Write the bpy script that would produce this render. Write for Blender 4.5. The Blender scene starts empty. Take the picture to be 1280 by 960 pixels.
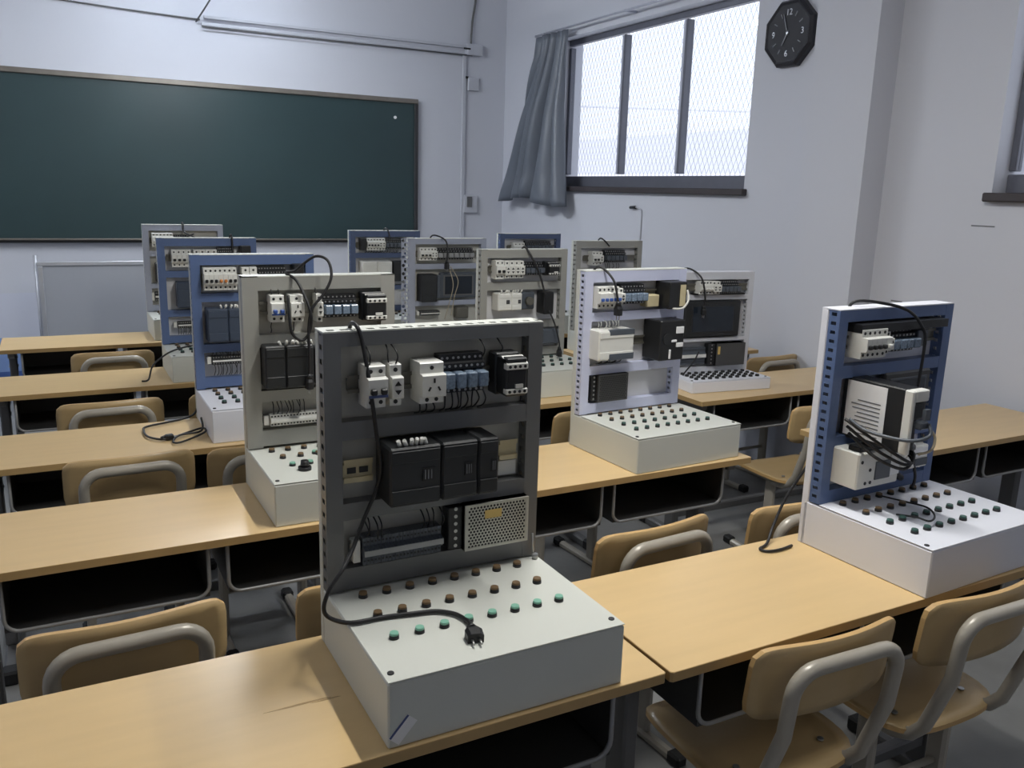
import bpy, math, random
from mathutils import Vector, Matrix
random.seed(7)
S = bpy.context.scene
COL = S.collection

# ---------------------------------------------------------------- camera, sky, exposure
cam_d = bpy.data.cameras.new('camera')
cam_d.sensor_width = 36.0
cam_d.lens = 1070.0 / 1280.0 * 36.0
cam_d.clip_start = 0.05
cam_o = bpy.data.objects.new('camera', cam_d)
COL.objects.link(cam_o)
def cam_axes(yaw, pitch, roll):
    cy, sy, cp, sp = math.cos(yaw), math.sin(yaw), math.cos(pitch), math.sin(pitch)
    f = Vector((sy*cp, cy*cp, -sp)); r = Vector((cy, -sy, 0)); d = f.cross(r)
    cr, sr = math.cos(roll), math.sin(roll)
    return r*cr + d*sr, d*cr - r*sr, f
_r, _d, _f = cam_axes(0.4935, 0.2205, -0.0295)
_m = Matrix((_r, -_d, -_f)).transposed().to_4x4()
_m.translation = Vector((0, 0, 1.67))
cam_o.matrix_world = _m
S.camera = cam_o

S.view_settings.view_transform = 'Standard'
S.view_settings.look = 'None'
S.view_settings.gamma = 1.0
S.view_settings.use_curve_mapping = False
S.view_settings.exposure = 0.0

w = bpy.data.worlds.new('overcast_sky')
S.world = w
w.use_nodes = True
nt = w.node_tree
bg = nt.nodes['Background']
bg.inputs[0].default_value = (0.86, 0.9, 1.0, 1)
bg.inputs[1].default_value = 1.5

# position, direction, watts thrown down by the reflector, glow of the bare tube, tint
LAMPS = [(1.30, 1.75, 3.10, 'y', 42, 85, (1, .985, .945), 'above the front desks'),
         (1.15, 5.95, 3.05, 'y', 22, 190, (.90, .945, 1), 'above the far middle desks'),
         (1.25, -1.50, 3.10, 'y', 0.5, 32, (1, .985, .945), 'behind the camera, an added fill light'),  # weak unseen lamp, added as fill for faces turned to the camera
         (-1.7, 1.50, 3.10, 'y', 4, 20, (1, .985, .945), 'far left, nearer the camera'),
         (-1.5, 5.80, 3.05, 'y', 9, 140, (.88, .935, 1), 'far left, nearer the blackboard'),
         (1.15, 7.0, 3.44, 'x', 7, 44, (.82, .90, 1), 'close to the wall above the blackboard')]

# ---------------------------------------------------------------- mesh helpers
class MB:
    def __init__(s): s.v = []; s.f = []; s.m = []; s.s = []
    def add(s, vs, fs, m=0, smooth=False):
        o = len(s.v); s.v += [tuple(p) for p in vs]
        for f in fs: s.f.append([i+o for i in f]); s.m.append(m); s.s.append(smooth)
        return s
    def box(s, x0, x1, y0, y1, z0, z1, m=0, c=0.0):
        if c <= 0:
            vs = [(x, y, z) for x in (x0, x1) for y in (y0, y1) for z in (z0, z1)]
            fs = [(0,1,3,2),(4,6,7,5),(0,4,5,1),(2,3,7,6),(0,2,6,4),(1,5,7,3)]
            return s.add(vs, fs, m)
        lo = (x0, y0, z0); hi = (x1, y1, z1)
        c = min(c, (x1-x0)*.45, (y1-y0)*.45, (z1-z0)*.45)
        vs = []; ix = {}
        for sx in (0,1):
            for sy in (0,1):
                for sz in (0,1):
                    sg = (sx, sy, sz)
                    for a in range(3):
                        p = []
                        for k in range(3):
                            q = hi[k] if sg[k] else lo[k]
                            if k != a: q += -c if sg[k] else c
                            p.append(q)
                        ix[(sx,sy,sz,a)] = len(vs); vs.append(p)
        fs = []
        for a in range(3):
            b, d = [(1,2),(2,0),(0,1)][a]
            for t in (0,1):
                q = []
                for u, w_ in ((0,0),(1,0),(1,1),(0,1)):
                    sg = [0,0,0]; sg[a] = t; sg[b] = u; sg[d] = w_
                    q.append(ix[(*sg, a)])
                fs.append(q if t else q[::-1])
        for a in range(3):                 # edges running along axis a
            b, d = [(1,2),(2,0),(0,1)][a]
            for u in (0,1):
                for w_ in (0,1):
                    q = []
                    for t, k in ((0,b),(1,b),(1,d),(0,d)):
                        sg = [0,0,0]; sg[a] = t; sg[b] = u; sg[d] = w_
                        q.append(ix[(*sg, k)])
                    fs.append(q if (u == w_) else q[::-1])
        for sx in (0,1):
            for sy in (0,1):
                for sz in (0,1):
                    q = [ix[(sx,sy,sz,k)] for k in range(3)]
                    fs.append(q if (sx+sy+sz) % 2 else q[::-1])
        return s.add(vs, fs, m)
    def prism(s, poly, axis, a0, a1, m=0, smooth=False):
        # poly of (p,q): axis 0 -> (y,z), axis 1 -> (x,z), axis 2 -> (x,y)
        n = len(poly); vs = []
        for a in (a0, a1):
            for p, q in poly:
                vs.append({0:(a,p,q), 1:(p,a,q), 2:(p,q,a)}[axis])
        ar = sum(poly[i][0]*poly[(i+1)%n][1]-poly[(i+1)%n][0]*poly[i][1] for i in range(n))
        flip = (ar < 0) ^ (axis == 1)
        fs = [list(range(n))[::-1], list(range(n, 2*n))] + [(i, (i+1)%n, n+(i+1)%n, n+i) for i in range(n)]
        if flip: fs = [list(f)[::-1] for f in fs]
        s.add(vs, fs[:2], m); o = len(s.v)-2*n
        for f in fs[2:]: s.f.append([i+o for i in f]); s.m.append(m); s.s.append(smooth)
        return s
    def cyl(s, p, d, r, h, n=12, m=0, r2=None, mtop=None):
        d = Vector(d).normalized(); p = Vector(p); r2 = r if r2 is None else r2
        u = d.orthogonal().normalized(); w_ = d.cross(u)
        vs = [p + (u*math.cos(2*math.pi*i/n) + w_*math.sin(2*math.pi*i/n))*r for i in range(n)]
        vs += [p + d*h + (u*math.cos(2*math.pi*i/n) + w_*math.sin(2*math.pi*i/n))*r2 for i in range(n)]
        s.add(vs, [(i, (i+1)%n, n+(i+1)%n, n+i) for i in range(n)], m, True)
        o = len(s.v)-2*n
        s.f.append([o+i for i in range(n)][::-1]); s.m.append(m); s.s.append(False)
        s.f.append([o+n+i for i in range(n)]); s.m.append(m if mtop is None else mtop); s.s.append(False)
        return s
    def tube(s, pts, r, n=8, m=0, caps=True, sub=0):
        P = [Vector(p) for p in pts]
        if sub:
            Q = []
            for i in range(len(P)-1):
                a, b, c, d = P[max(i-1,0)], P[i], P[i+1], P[min(i+2,len(P)-1)]
                for k in range(sub):
                    t = k/sub
                    Q.append(0.5*((2*b)+(c-a)*t+(2*a-5*b+4*c-d)*t*t+(3*b-a-3*c+d)*t**3))
            Q.append(P[-1]); P = Q
        o = len(s.v); u = None
        for i, p in enumerate(P):
            t = (P[min(i+1,len(P)-1)]-P[max(i-1,0)])
            if t.length < 1e-9: t = Vector((0,0,1))
            t.normalize()
            if u is None: u = t.orthogonal().normalized()
            u = (u - t*u.dot(t))
            if u.length < 1e-6: u = t.orthogonal()
            u.normalize(); w_ = t.cross(u)
            for k in range(n):
                a = 2*math.pi*k/n
                s.v.append(tuple(p + (u*math.cos(a)+w_*math.sin(a))*r))
        for i in range(len(P)-1):
            for k in range(n):
                s.f.append([o+i*n+k, o+i*n+(k+1)%n, o+(i+1)*n+(k+1)%n, o+(i+1)*n+k]); s.m.append(m); s.s.append(True)
        if caps:
            s.f.append([o+k for k in range(n)][::-1]); s.m.append(m); s.s.append(False)
            e = o+(len(P)-1)*n
            s.f.append([e+k for k in range(n)]); s.m.append(m); s.s.append(False)
        return s
    def mesh(s, name, mats):
        me = bpy.data.meshes.new(name)
        me.from_pydata(s.v, [], s.f)
        for m in (mats if isinstance(mats, (list, tuple)) else [mats]): me.materials.append(m)
        me.polygons.foreach_set('material_index', s.m)
        me.polygons.foreach_set('use_smooth', s.s)
        me.update()
        return me

def link(name, me, parent=None, loc=None, rot=None):
    o = bpy.data.objects.new(name, me); COL.objects.link(o)
    if parent is not None: o.parent = parent
    if loc is not None: o.location = loc
    if rot is not None: o.rotation_euler = rot
    return o
def obj(name, mb, mats, parent=None, loc=None, rot=None, label=None):
    o = link(name, mb.mesh(name, mats), parent, loc, rot)
    if label: o['label'] = label
    return o
def thing(name, label, cat, loc=(0,0,0), rz=0, group=None):
    o = link(name, None, None, loc, (0,0,rz)); o.empty_display_size = .1
    o['label'] = label; o['category'] = cat
    if group: o['group'] = group
    return o
def tag(o, label, cat, group=None):
    o['label'] = label; o['category'] = cat
    if group: o['group'] = group
    return o
def struct(name, mb, mats, parent=None):
    o = obj(name, mb, mats, parent)
    if parent is None: o['kind'] = 'structure'
    return o
CACHE = {}
def cached(key, fn):
    if key not in CACHE: CACHE[key] = fn()
    return CACHE[key]
def dup(root, loc, rz, label, group=None):
    r = root.copy(); COL.objects.link(r); r.location = loc; r.rotation_euler = (0,0,rz); r['label'] = label
    if group: r['group'] = group
    for ch in list(root.children):
        c = ch.copy(); COL.objects.link(c); c.parent = r
        for g in list(ch.children):
            d = g.copy(); COL.objects.link(d); d.parent = c
    return r

# ---------------------------------------------------------------- materials
def lin(c): return tuple(((x/255)/12.92 if x/255 <= .04045 else ((x/255+.055)/1.055)**2.4) for x in c)
def mat(name, rgb, rough=.5, metal=0.0, var=0.06, scale=8.0, bump=0.0, bscale=120.0, stretch=None, spec=.5):
    m = bpy.data.materials.new(name); m.use_nodes = True
    t = m.node_tree; b = t.nodes['Principled BSDF']
    b.inputs['Roughness'].default_value = rough; b.inputs['Metallic'].default_value = metal
    b.inputs['Specular IOR Level'].default_value = spec
    tc = t.nodes.new('ShaderNodeTexCoord'); mp = t.nodes.new('ShaderNodeMapping')
    t.links.new(tc.outputs['Object'], mp.inputs[0])
    if stretch: mp.inputs['Scale'].default_value = stretch
    nz = t.nodes.new('ShaderNodeTexNoise'); nz.inputs['Scale'].default_value = scale; nz.inputs['Detail'].default_value = 5
    t.links.new(mp.outputs[0], nz.inputs['Vector'])
    mx = t.nodes.new('ShaderNodeMix'); mx.data_type = 'RGBA'
    c = lin(rgb)
    mx.inputs['A'].default_value = (*[max(0, x*(1-var)) for x in c], 1)
    mx.inputs['B'].default_value = (*[min(1, x*(1+var)) for x in c], 1)
    t.links.new(nz.outputs[0], mx.inputs['Factor'])
    t.links.new(mx.outputs['Result'], b.inputs['Base Color'])
    if bump:
        n2 = t.nodes.new('ShaderNodeTexNoise'); n2.inputs['Scale'].default_value = bscale
        t.links.new(mp.outputs[0], n2.inputs['Vector'])
        bp = t.nodes.new('ShaderNodeBump'); bp.inputs['Strength'].default_value = bump; bp.inputs['Distance'].default_value = .01
        t.links.new(n2.outputs[0], bp.inputs['Height']); t.links.new(bp.outputs[0], b.inputs['Normal'])
    return m
def emis(name, rgb, st):
    m = bpy.data.materials.new(name); m.use_nodes = True
    b = m.node_tree.nodes['Principled BSDF']
    b.inputs['Base Color'].default_value = (.8,.8,.8,1)
    b.inputs['Emission Color'].default_value = (*rgb,1); b.inputs['Emission Strength'].default_value = st
    return m
def glass(name, tint, clear, rough=.05):
    m = bpy.data.materials.new(name); m.use_nodes = True
    t = m.node_tree; t.nodes.remove(t.nodes['Principled BSDF'])
    out = t.nodes['Material Output']
    tr = t.nodes.new('ShaderNodeBsdfTransparent'); tr.inputs[0].default_value = (*tint,1)
    gl = t.nodes.new('ShaderNodeBsdfGlossy'); gl.inputs['Roughness'].default_value = rough
    mx = t.nodes.new('ShaderNodeMixShader'); mx.inputs[0].default_value = 1-clear
    t.links.new(tr.outputs[0], mx.inputs[1]); t.links.new(gl.outputs[0], mx.inputs[2]); t.links.new(mx.outputs[0], out.inputs[0])
    return m

M = {}
M['wall'] = mat('wall_plaster', (204,206,214), .9, var=.04, scale=1.3, bump=.04, bscale=25)
M['ceil'] = mat('ceiling_paint', (205,207,212), .9, var=.03, scale=2)
M['dado'] = mat('pale_blue_dado', (204,207,220), .7, var=.04, scale=2)
M['dado2'] = mat('blue_dado', (128,156,206), .6, var=.05, scale=2)
M['base'] = mat('blue_skirting', (70,98,160), .6, var=.05, scale=3)
M['floor'] = mat('grey_terrazzo_floor', (128,128,126), .45, var=.22, scale=7, bump=.05)
M['lam'] = mat('beech_laminate', (214,184,134), .29, var=.09, scale=3, stretch=(1.2,9,9), spec=.5)
M['lamedge'] = mat('worn_desk_edge', (176,146,98), .5, var=.15, scale=14)
M['ply'] = mat('varnished_plywood', (184,158,114), .36, var=.1, scale=3, stretch=(1,6,10))
M['plyedge'] = mat('plywood_edge', (196,160,106), .5, var=.15, scale=20, stretch=(1,1,12))
M['tubeg'] = mat('grey_beige_tube', (168,162,150), .32, .1, var=.06, scale=10)
M['leg'] = mat('grey_painted_leg', (104,104,104), .45, .2, var=.08, scale=10)
M['tray'] = mat('black_steel_tray', (60,60,60), .45, .2, var=.15, scale=9)
M['lip'] = mat('light_grey_tray_wire', (152,153,153), .4, .3, var=.06, scale=20)
M['black'] = mat('black_plastic', (26,27,29), .45, var=.15, scale=20)
M['rubber'] = mat('black_rubber_cap', (20,20,21), .7, var=.15, scale=20)
M['cable'] = mat('black_cable', (24,24,26), .5, var=.1, scale=30)
M['enamel'] = mat('white_enamel', (206,208,200), .42, var=.02, scale=6, bump=.06, bscale=500)
M['enamel2'] = mat('cool_white_enamel', (226,228,236), .42, var=.02, scale=6, bump=.06, bscale=500)
M['white'] = mat('white_plastic', (218,218,212), .4, var=.04, scale=25)
M['cream'] = mat('aged_cream_plastic', (198,186,150), .5, var=.12, scale=30)
M['dot'] = mat('dark_recess', (30,30,32), .6, var=.1, scale=30)
M['brown'] = mat('brown_button', (112,90,62), .45, var=.25, scale=60)
M['green'] = mat('green_button', (126,180,158), .42, var=.1, scale=60)
M['dgreen'] = mat('dark_green_button', (46,82,74), .42, var=.12, scale=60)
M['steel'] = mat('zinc_steel', (170,170,168), .35, .8, var=.08, scale=20)
M['psu'] = mat('galvanised_sheet', (186,186,176), .4, .3, var=.18, scale=9)
M['psud'] = mat('dark_psu_sheet', (78,78,78), .5, .3, var=.15, scale=9)
M['din'] = mat('din_rail_zinc', (112,110,102), .45, .5, var=.15, scale=15)
M['plc'] = mat('charcoal_plastic', (34,36,38), .45, var=.12, scale=14)
M['slate'] = mat('slate_blue_grey_plastic', (58,68,84), .42, var=.06, scale=14)
M['relay'] = mat('smoky_blue_relay_cover', (116,132,150), .18, var=.7, scale=160)
M['blue'] = mat('blue_lever', (52,86,158), .4, var=.08, scale=30)
M['orange'] = mat('orange_lever', (190,120,60), .4, var=.08, scale=30)
M['screen'] = mat('dark_screen', (30,38,48), .18, var=.06, scale=6)
M['bezel'] = mat('grey_bezel', (76,82,90), .4, var=.05, scale=10)
M['yellow'] = mat('yellow_label', (206,176,104), .6, var=.1, scale=40)
M['paper'] = mat('white_label', (236,236,236), .6, var=.05, scale=30)
M['ink'] = mat('grey_print', (110,112,116), .7, var=.1, scale=30)
M['bluestripe'] = mat('blue_print', (70,84,130), .6, var=.1, scale=30)
M['board'] = mat('chalkboard_green', (40,60,62), .40, var=.22, scale=1.6, spec=.5)
M['boardfr'] = mat('tarnished_aluminium', (130,124,116), .42, .6, var=.25, scale=8)
M['boardfr2'] = mat('dark_board_frame', (52,52,54), .5, .2, var=.2, scale=8)
M['alu'] = mat('brushed_aluminium', (200,202,208), .35, .6, var=.06, scale=20)
M['wb'] = mat('grey_screen_panel', (160,163,170), .5, var=.04, scale=2)
M['winfr'] = mat('dark_window_frame', (104,106,116), .45, .3, var=.12, scale=12)
M['winlt'] = mat('light_window_bar', (186,189,202), .4, .3, var=.08, scale=12)
M['sill'] = mat('dark_stained_sill', (58,52,54), .55, var=.2, scale=12)
M['curt'] = mat('grey_satin_curtain', (102,108,118), .42, var=.1, scale=3, stretch=(1,1,.4))
M['trunk'] = mat('white_trunking', (190,192,200), .5, var=.04, scale=10)
M['pane'] = glass('window_glass', (.96,.97,.98), .94)
M['mesh'] = mat('galvanised_mesh', (196,200,208), .5, .2, var=.08, scale=10)
M['haze'] = mat('haze_paled_render', (242,242,250), .9, var=.03, scale=.05)  # distance haze is put into this near-white colour
M['clock'] = mat('black_clock_case', (36,36,42), .45, var=.12, scale=10)
M['cface'] = mat('charcoal_clock_face', (36,37,43), .65, var=.05, scale=10)
M['silver'] = mat('silver_numerals', (176,178,184), .35, .3, var=.05, scale=30)
M['lampw'] = mat('white_lamp_housing', (215,217,220), .5, var=.02)
M['cream_w'] = mat('beige_wire', (176,164,140), .5, var=.1)
FR = {   # angle-iron frame paints
 'dark': mat('mid_grey_frame_paint', (112,113,113), .36, .15, var=.06, scale=10),
 'grey': mat('warm_grey_frame_paint', (156,156,150), .38, .15, var=.05, scale=10),
 'blue': mat('blue_frame_paint', (88,108,148), .4, .1, var=.06, scale=10),
 'navy': mat('dull_navy_frame_paint', (78,92,124), .42, .1, var=.06, scale=10),
 'lav': mat('pale_lavender_frame_paint', (200,205,228), .38, .1, var=.04, scale=10),
 'lgrey': mat('pale_blue_grey_frame_paint', (160,166,182), .4, .1, var=.05, scale=10),
 'white': mat('off_white_frame_paint', (206,208,214), .4, .1, var=.04, scale=10)}
PLATE = mat('grey_back_plate', (186,184,174), .5, .15, var=.08, scale=5)
PLATE2 = mat('pale_back_plate', (206,206,208), .5, .1, var=.05, scale=5)

# ---------------------------------------------------------------- the room
XR, YF, XL, YB, ZC = 3.97, 7.70, -3.4, -2.6, 3.75
struct('floor', MB().box(XL-.2, XR+.3, YB-.2, YF+.2, -.1, 0), M['floor'])
struct('ceiling', MB().box(XL-.2, XR+.3, YB-.2, YF+.2, ZC, ZC+.12), M['ceil'])
def wall_bands(mb, seg):          # seg(mb, z0, z1, material)
    seg(mb, 0, .17, 3); seg(mb, .17, .44, 2); seg(mb, .44, .79, 1); seg(mb, .79, ZC, 0)
WM = [M['wall'], M['dado'], M['dado2'], M['base']]
b = MB(); wall_bands(b, lambda b,z0,z1,m: b.box(XL, XR+.24, YF, YF+.2, z0, z1, m)); struct('wall_front', b, WM)
b = MB(); wall_bands(b, lambda b,z0,z1,m: b.box(XL-.2, XL, YB, YF, z0, z1, m)); struct('wall_left', b, WM)
b = MB(); wall_bands(b, lambda b,z0,z1,m: b.box(XL, XR+.24, YB-.2, YB, z0, z1, m)); struct('wall_back', b, WM)
WINS = [(4.305, 6.70, 1.72, 2.95), (.25, 2.62, 1.72, 2.95)]
XO = XR + .24
b = MB()
b.box(XR, XO, YB, YF, 0, 1.72, 0); b.box(XR, XO, YB, YF, 2.95, ZC, 0)
b.box(XR, XO, YB, WINS[1][0], 1.72, 2.95); b.box(XR, XO, WINS[1][1], WINS[0][0], 1.72, 2.95); b.box(XR, XO, WINS[0][1], YF, 1.72, 2.95)
wr = struct('wall_right', b, WM)
for (y, z, l) in ((2.36, 1.128, .10), (2.70, 1.575, .12), (3.10, 1.16, .07)):
    obj('scuff_mark', MB().box(XR-.002, XR, y-l, y, z-.003, z+.003), M['ink'], wr)
struct('trim_1', MB().box(3.80, XR, 3.24, 3.66, 0, ZC), M['wall'])           # pilaster between the windows
def window(n, y0, y1, z0, z1, mull, sash_y):
    root = link('window_%d' % n, None, None, (XR, (y0+y1)/2, z0)); root['kind'] = 'structure'
    oy, oz, ox = (y0+y1)/2, z0, XR
    def P(name, mb, m): return obj(name, mb, m, root)
    fx0, fx1 = .10, .15
    t = .035
    P('sill', MB().box(-.045, .10, y0-.03-oy, y1+.02-oy, -.03, .012, 0, .006), M['sill'])
    P('frame_rail', MB().box(fx0, fx1, y0-oy, y1-oy, .012, .100, 0, .004), M['winfr'])
    P('frame_rail', MB().box(fx0, fx1, y0-oy, y1-oy, z1-z0-.045, z1-z0, 0, .004), M['winfr'])
    P('frame_stile', MB().box(fx0, fx1, y0-oy, y0+t-oy, .115, z1-z0-.06, 0, .004), M['winfr'])
    P('frame_stile', MB().box(fx0, fx1, y1-t-oy, y1-oy, .115, z1-z0-.06, 0, .004), M['winfr'])
    for ym in mull:
        o = P('mullion', MB().box(fx0-.012, fx1, ym-.022-oy, ym+.002-oy, .115, z1-z0-.06, 0, .004), M['winfr'])
        obj('mullion_edge', MB().box(fx0-.004, fx1-.006, ym+.002-oy, ym+.034-oy, .115, z1-z0-.06, 0, .003), M['winlt'], o)
    ys = [y0+t] + list(mull) + [y1-t]
    for a, c in zip(ys[:-1], ys[1:]):
        P('pane', MB().box(fx0+.022, fx0+.027, a-oy, c-oy, .115, z1-z0-.06), M['pane'])
    # security mesh of diamond wires outside the glass: too many strands to pick apart
    g = MB(); xs = .225; W = y1-y0; Hh = z1-z0; sp = .05
    k = -Hh*.5
    while k < W:
        for sg in (1, -1):
            # strand y = k + sg*(z*.5)
            z_a, z_b = 0.0, Hh
            ya = k if sg > 0 else k + Hh*.5; yb = ya + sg*Hh*.5
            def clipz(z, y): return y
            ta, tb = 0.0, 1.0
            lo, hi = (ya, yb) if ya < yb else (yb, ya)
            if hi > 0 and lo < W:
                if ya != yb:
                    t0 = (0-ya)/(yb-ya); t1 = (W-ya)/(yb-ya)
                    ta = max(0, min(t0, t1)); tb = min(1, max(t0, t1))
                if tb > ta:
                    p = (xs, y0-oy+ya+(yb-ya)*ta, Hh*ta); q = (xs, y0-oy+ya+(yb-ya)*tb, Hh*tb)
                    g.tube([p, q], .0015, 3, 0, False)
        k += sp
    o = P('security_mesh', g, M['mesh']); o['kind'] = 'stuff'
    return root
window(1, *WINS[0], (5.12, 5.87), 0)
window(2, *WINS[1], (1.05, 1.85), 0)
# light portals are not needed: the panes let the sky in

# what stands outside
def far(p, t): return Vector((p[0]*t, p[1]*t, 1.67 + p[2]*t))
db = thing('distant_building', 'pale hazy flat-roofed building with a cable over its roof far beyond the window', 'building', (43, 58, -6))
obj('wall', MB().box(-17, 17, -32, 32, 0, 10.55), M['haze'], db)
obj('roof_house', MB().box(-13, 17, -12, 12, 10.55, 11.0), M['haze'], db)
a = far((.5534, .8913, .0997), 52); c = far((.7329, .7947, .0992), 52); dlt = (c-a)*.25; o_ = Vector((43, 58, -6))
obj('overhead_cable', MB().tube([a-dlt-o_, c+dlt-o_], .055, 6), M['haze'], db)
for p in (a-dlt, c+dlt): obj('mast', MB().tube([Vector((p.x, p.y, 4.5))-o_, p-o_], .08, 8), M['haze'], db)

# ---------------------------------------------------------------- lamps (above the frame)
def ceiling_lamp(x, y, z, power, glow, tint, label, along='x', L=1.2, group='ceiling tube lamps'):
    r = thing('ceiling_lamp', label, 'lamp', (x, y, z), 0 if along == 'x' else math.pi/2, group)
    obj('housing', MB().box(-L/2-.03, L/2+.03, -.05, .05, 0, .05, 0, .008), M['lampw'], r)
    obj('tube', MB().cyl((-L/2, 0, -.025), (1,0,0), .014, L, 10), emis('fluorescent_tube', tint, glow), r)
    for sx in (-1, 1):
        obj('end_holder', MB().box(sx*(L/2+.01)-.012, sx*(L/2+.01)+.012, -.016, .016, -.04, 0), M['lampw'], r)
        obj('hanger', MB().tube([(sx*.4, 0, .05), (sx*.4, 0, ZC-z)], .004, 6), M['lampw'], r)
    ld = bpy.data.lights.new('tube_light', 'AREA'); ld.shape = 'RECTANGLE'; ld.size = L; ld.size_y = .08
    ld.energy = power; ld.color = tint
    lo = link('tube_light', ld, r, (0, 0, -.05))
    return r
for (x, y, z, al, pw, glow, tint, nm) in LAMPS:
    ceiling_lamp(x, y, z, pw, glow, tint, 'white fluorescent tube lamp hung from the ceiling %s' % nm, al)

# ---------------------------------------------------------------- blackboard and front wall fittings
bb = thing('blackboard', 'large dark green chalkboard in a tarnished frame on the front wall', 'blackboard', (1.06, YF, 1.18))
x0, x1, hz = -2.0, 2.0, 1.29
obj('board_surface', MB().box(x0+.02, x1-.02, -.03, -.008, .03, hz-.03), M['board'], bb)
obj('frame_top', MB().box(x0, x1, -.05, 0, hz-.04, hz, 0, .004), M['boardfr'], bb)
obj('frame_bottom', MB().box(x0, x1, -.045, 0, 0, .035, 0, .004), M['boardfr2'], bb)
obj('frame_side', MB().box(x1-.035, x1, -.05, 0, .035, hz-.04, 0, .004), M['boardfr2'], bb)
obj('frame_side', MB().box(x0, x0+.035, -.05, 0, .035, hz-.04, 0, .004), M['boardfr2'], bb)
obj('chalk_ledge', MB().box(x0, x1, -.07, -.045, .02, .035, 0, .004), M['boardfr'], bb, label='thin metal chalk ledge')
obj('magnet', MB().cyl((x1-.22, -.03, hz-.17), (0,-1,0), .014, .008, 10), M['paper'], bb)

t = thing('cable_trunking', 'white double cable trunking fixed across the front wall above the blackboard', 'trunking', (1.2, YF, 2.91))
obj('trunking_strip', MB().box(0, 2.40, -.03, 0, -.005, .02, 0, .003), M['trunk'], t)
obj('trunking_strip', MB().box(.02, 2.36, -.035, 0, .05, .075, 0, .003), M['trunk'], t)
obj('cable', MB().tube([(0,-.036,-.012),(1.2,-.036,-.014),(2.4,-.036,-.012)], .006, 6), M['leg'], t)
obj('end_box', MB().box(2.34, 2.50, -.06, 0, -.01, .09, 0, .006), M['trunk'], t)
obj('label_tab', MB().box(2.30, 2.37, -.064, -.06, .035, .05), M['dot'], t)
tag(obj('hanging_wire', MB().tube([(3.585, YF-.03, 2.99), (3.60, YF-.025, 3.2), (3.635, YF-.02, 3.42), (3.64, YF-.02, ZC)], .010, 6, sub=4), M['leg']), 'dark wire running up the wall from the trunking end near the corner', 'wire')
tag(obj('sagging_wire', MB().tube([(1.19, YF-.012, 2.95), (.6, YF-.012, 2.965), (0, YF-.012, 2.985), (-.9, YF-.012, 3.0)], .006, 6, sub=4), M['leg']), 'thin wire running left along the wall from the trunking', 'wire')
tag(obj('slanting_wire', MB().tube([(1.16, YF-.02, 2.93), (1.25, YF-.18, 3.08), (1.37, YF-.36, 3.30), (1.37, YF-.4, ZC)], .007, 6, sub=4), M['leg']), 'short wire slanting up to the lamp from the trunking', 'wire')
cd = thing('wall_conduit', 'thin white conduit running down the front wall right of the blackboard', 'conduit', (3.53, YF, 0))
obj('pipe', MB().box(-.018, .018, -.025, 0, 0, 2.9, 0, .004), M['trunk'], cd)
sw = thing('light_switch', 'small grey switch box low on the conduit beside the corner', 'switch', (3.615, YF, 1.545))
obj('plate', MB().box(-.075, .075, -.03, 0, -.085, .085, 0, .006), M['trunk'], sw)
obj('rocker', MB().box(-.045, .01, -.04, -.03, -.03, .07, 0, .004), M['leg'], sw)
jb = thing('junction_box', 'small white junction box high on the conduit under the trunking', 'junction box', (3.625, YF, 2.65))
obj('cover', MB().box(-.06, .06, -.03, 0, -.06, .06, 0, .006), M['trunk'], jb)
obj('inlet', MB().box(-.085, -.055, -.026, -.004, .045, .065), M['dot'], jb)
h = thing('wire_stub', 'thin bare wire stub with a dark tip sticking from the wall below the window', 'wire', (XR, 5.38, 1.34))
obj('wire', MB().tube([(-.006,0,0),(-.006,.0,.2),(-.012,.02,.235),(-.02,.07,.245)], .006, 6, sub=4), M['trunk'], h)
obj('tip', MB().tube([(-.02,.06,.244),(-.02,.13,.24)], .012, 6), M['dot'], h)

wb = thing('display_screen', 'grey screen panel in an aluminium frame standing before the front wall on the left', 'screen', (.40, 7.1, 0))
obj('panel', MB().box(-.49, .49, -.01, .01, .38, 1.06), M['wb'], wb)
obj('frame_rail', MB().box(-.51, .51, -.018, .018, 1.05, 1.08, 0, .004), M['alu'], wb)
obj('frame_rail', MB().box(-.51, .51, -.018, .018, .36, .39, 0, .004), M['alu'], wb)
for sx in (-1, 1):
    obj('post', MB().tube([(sx*.515,.02,.03),(sx*.515,.02,1.125)], .013, 8), M['alu'], wb)
    obj('frame_stile', MB().box(sx*.49-.018, sx*.49+.018, -.02, .02, .39, 1.05, 0, .004), M['alu'], wb)
    obj('foot', MB().box(sx*.515-.02, sx*.515+.02, -.22, .24, 0, .03, 0, .005), M['alu'], wb)

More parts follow.
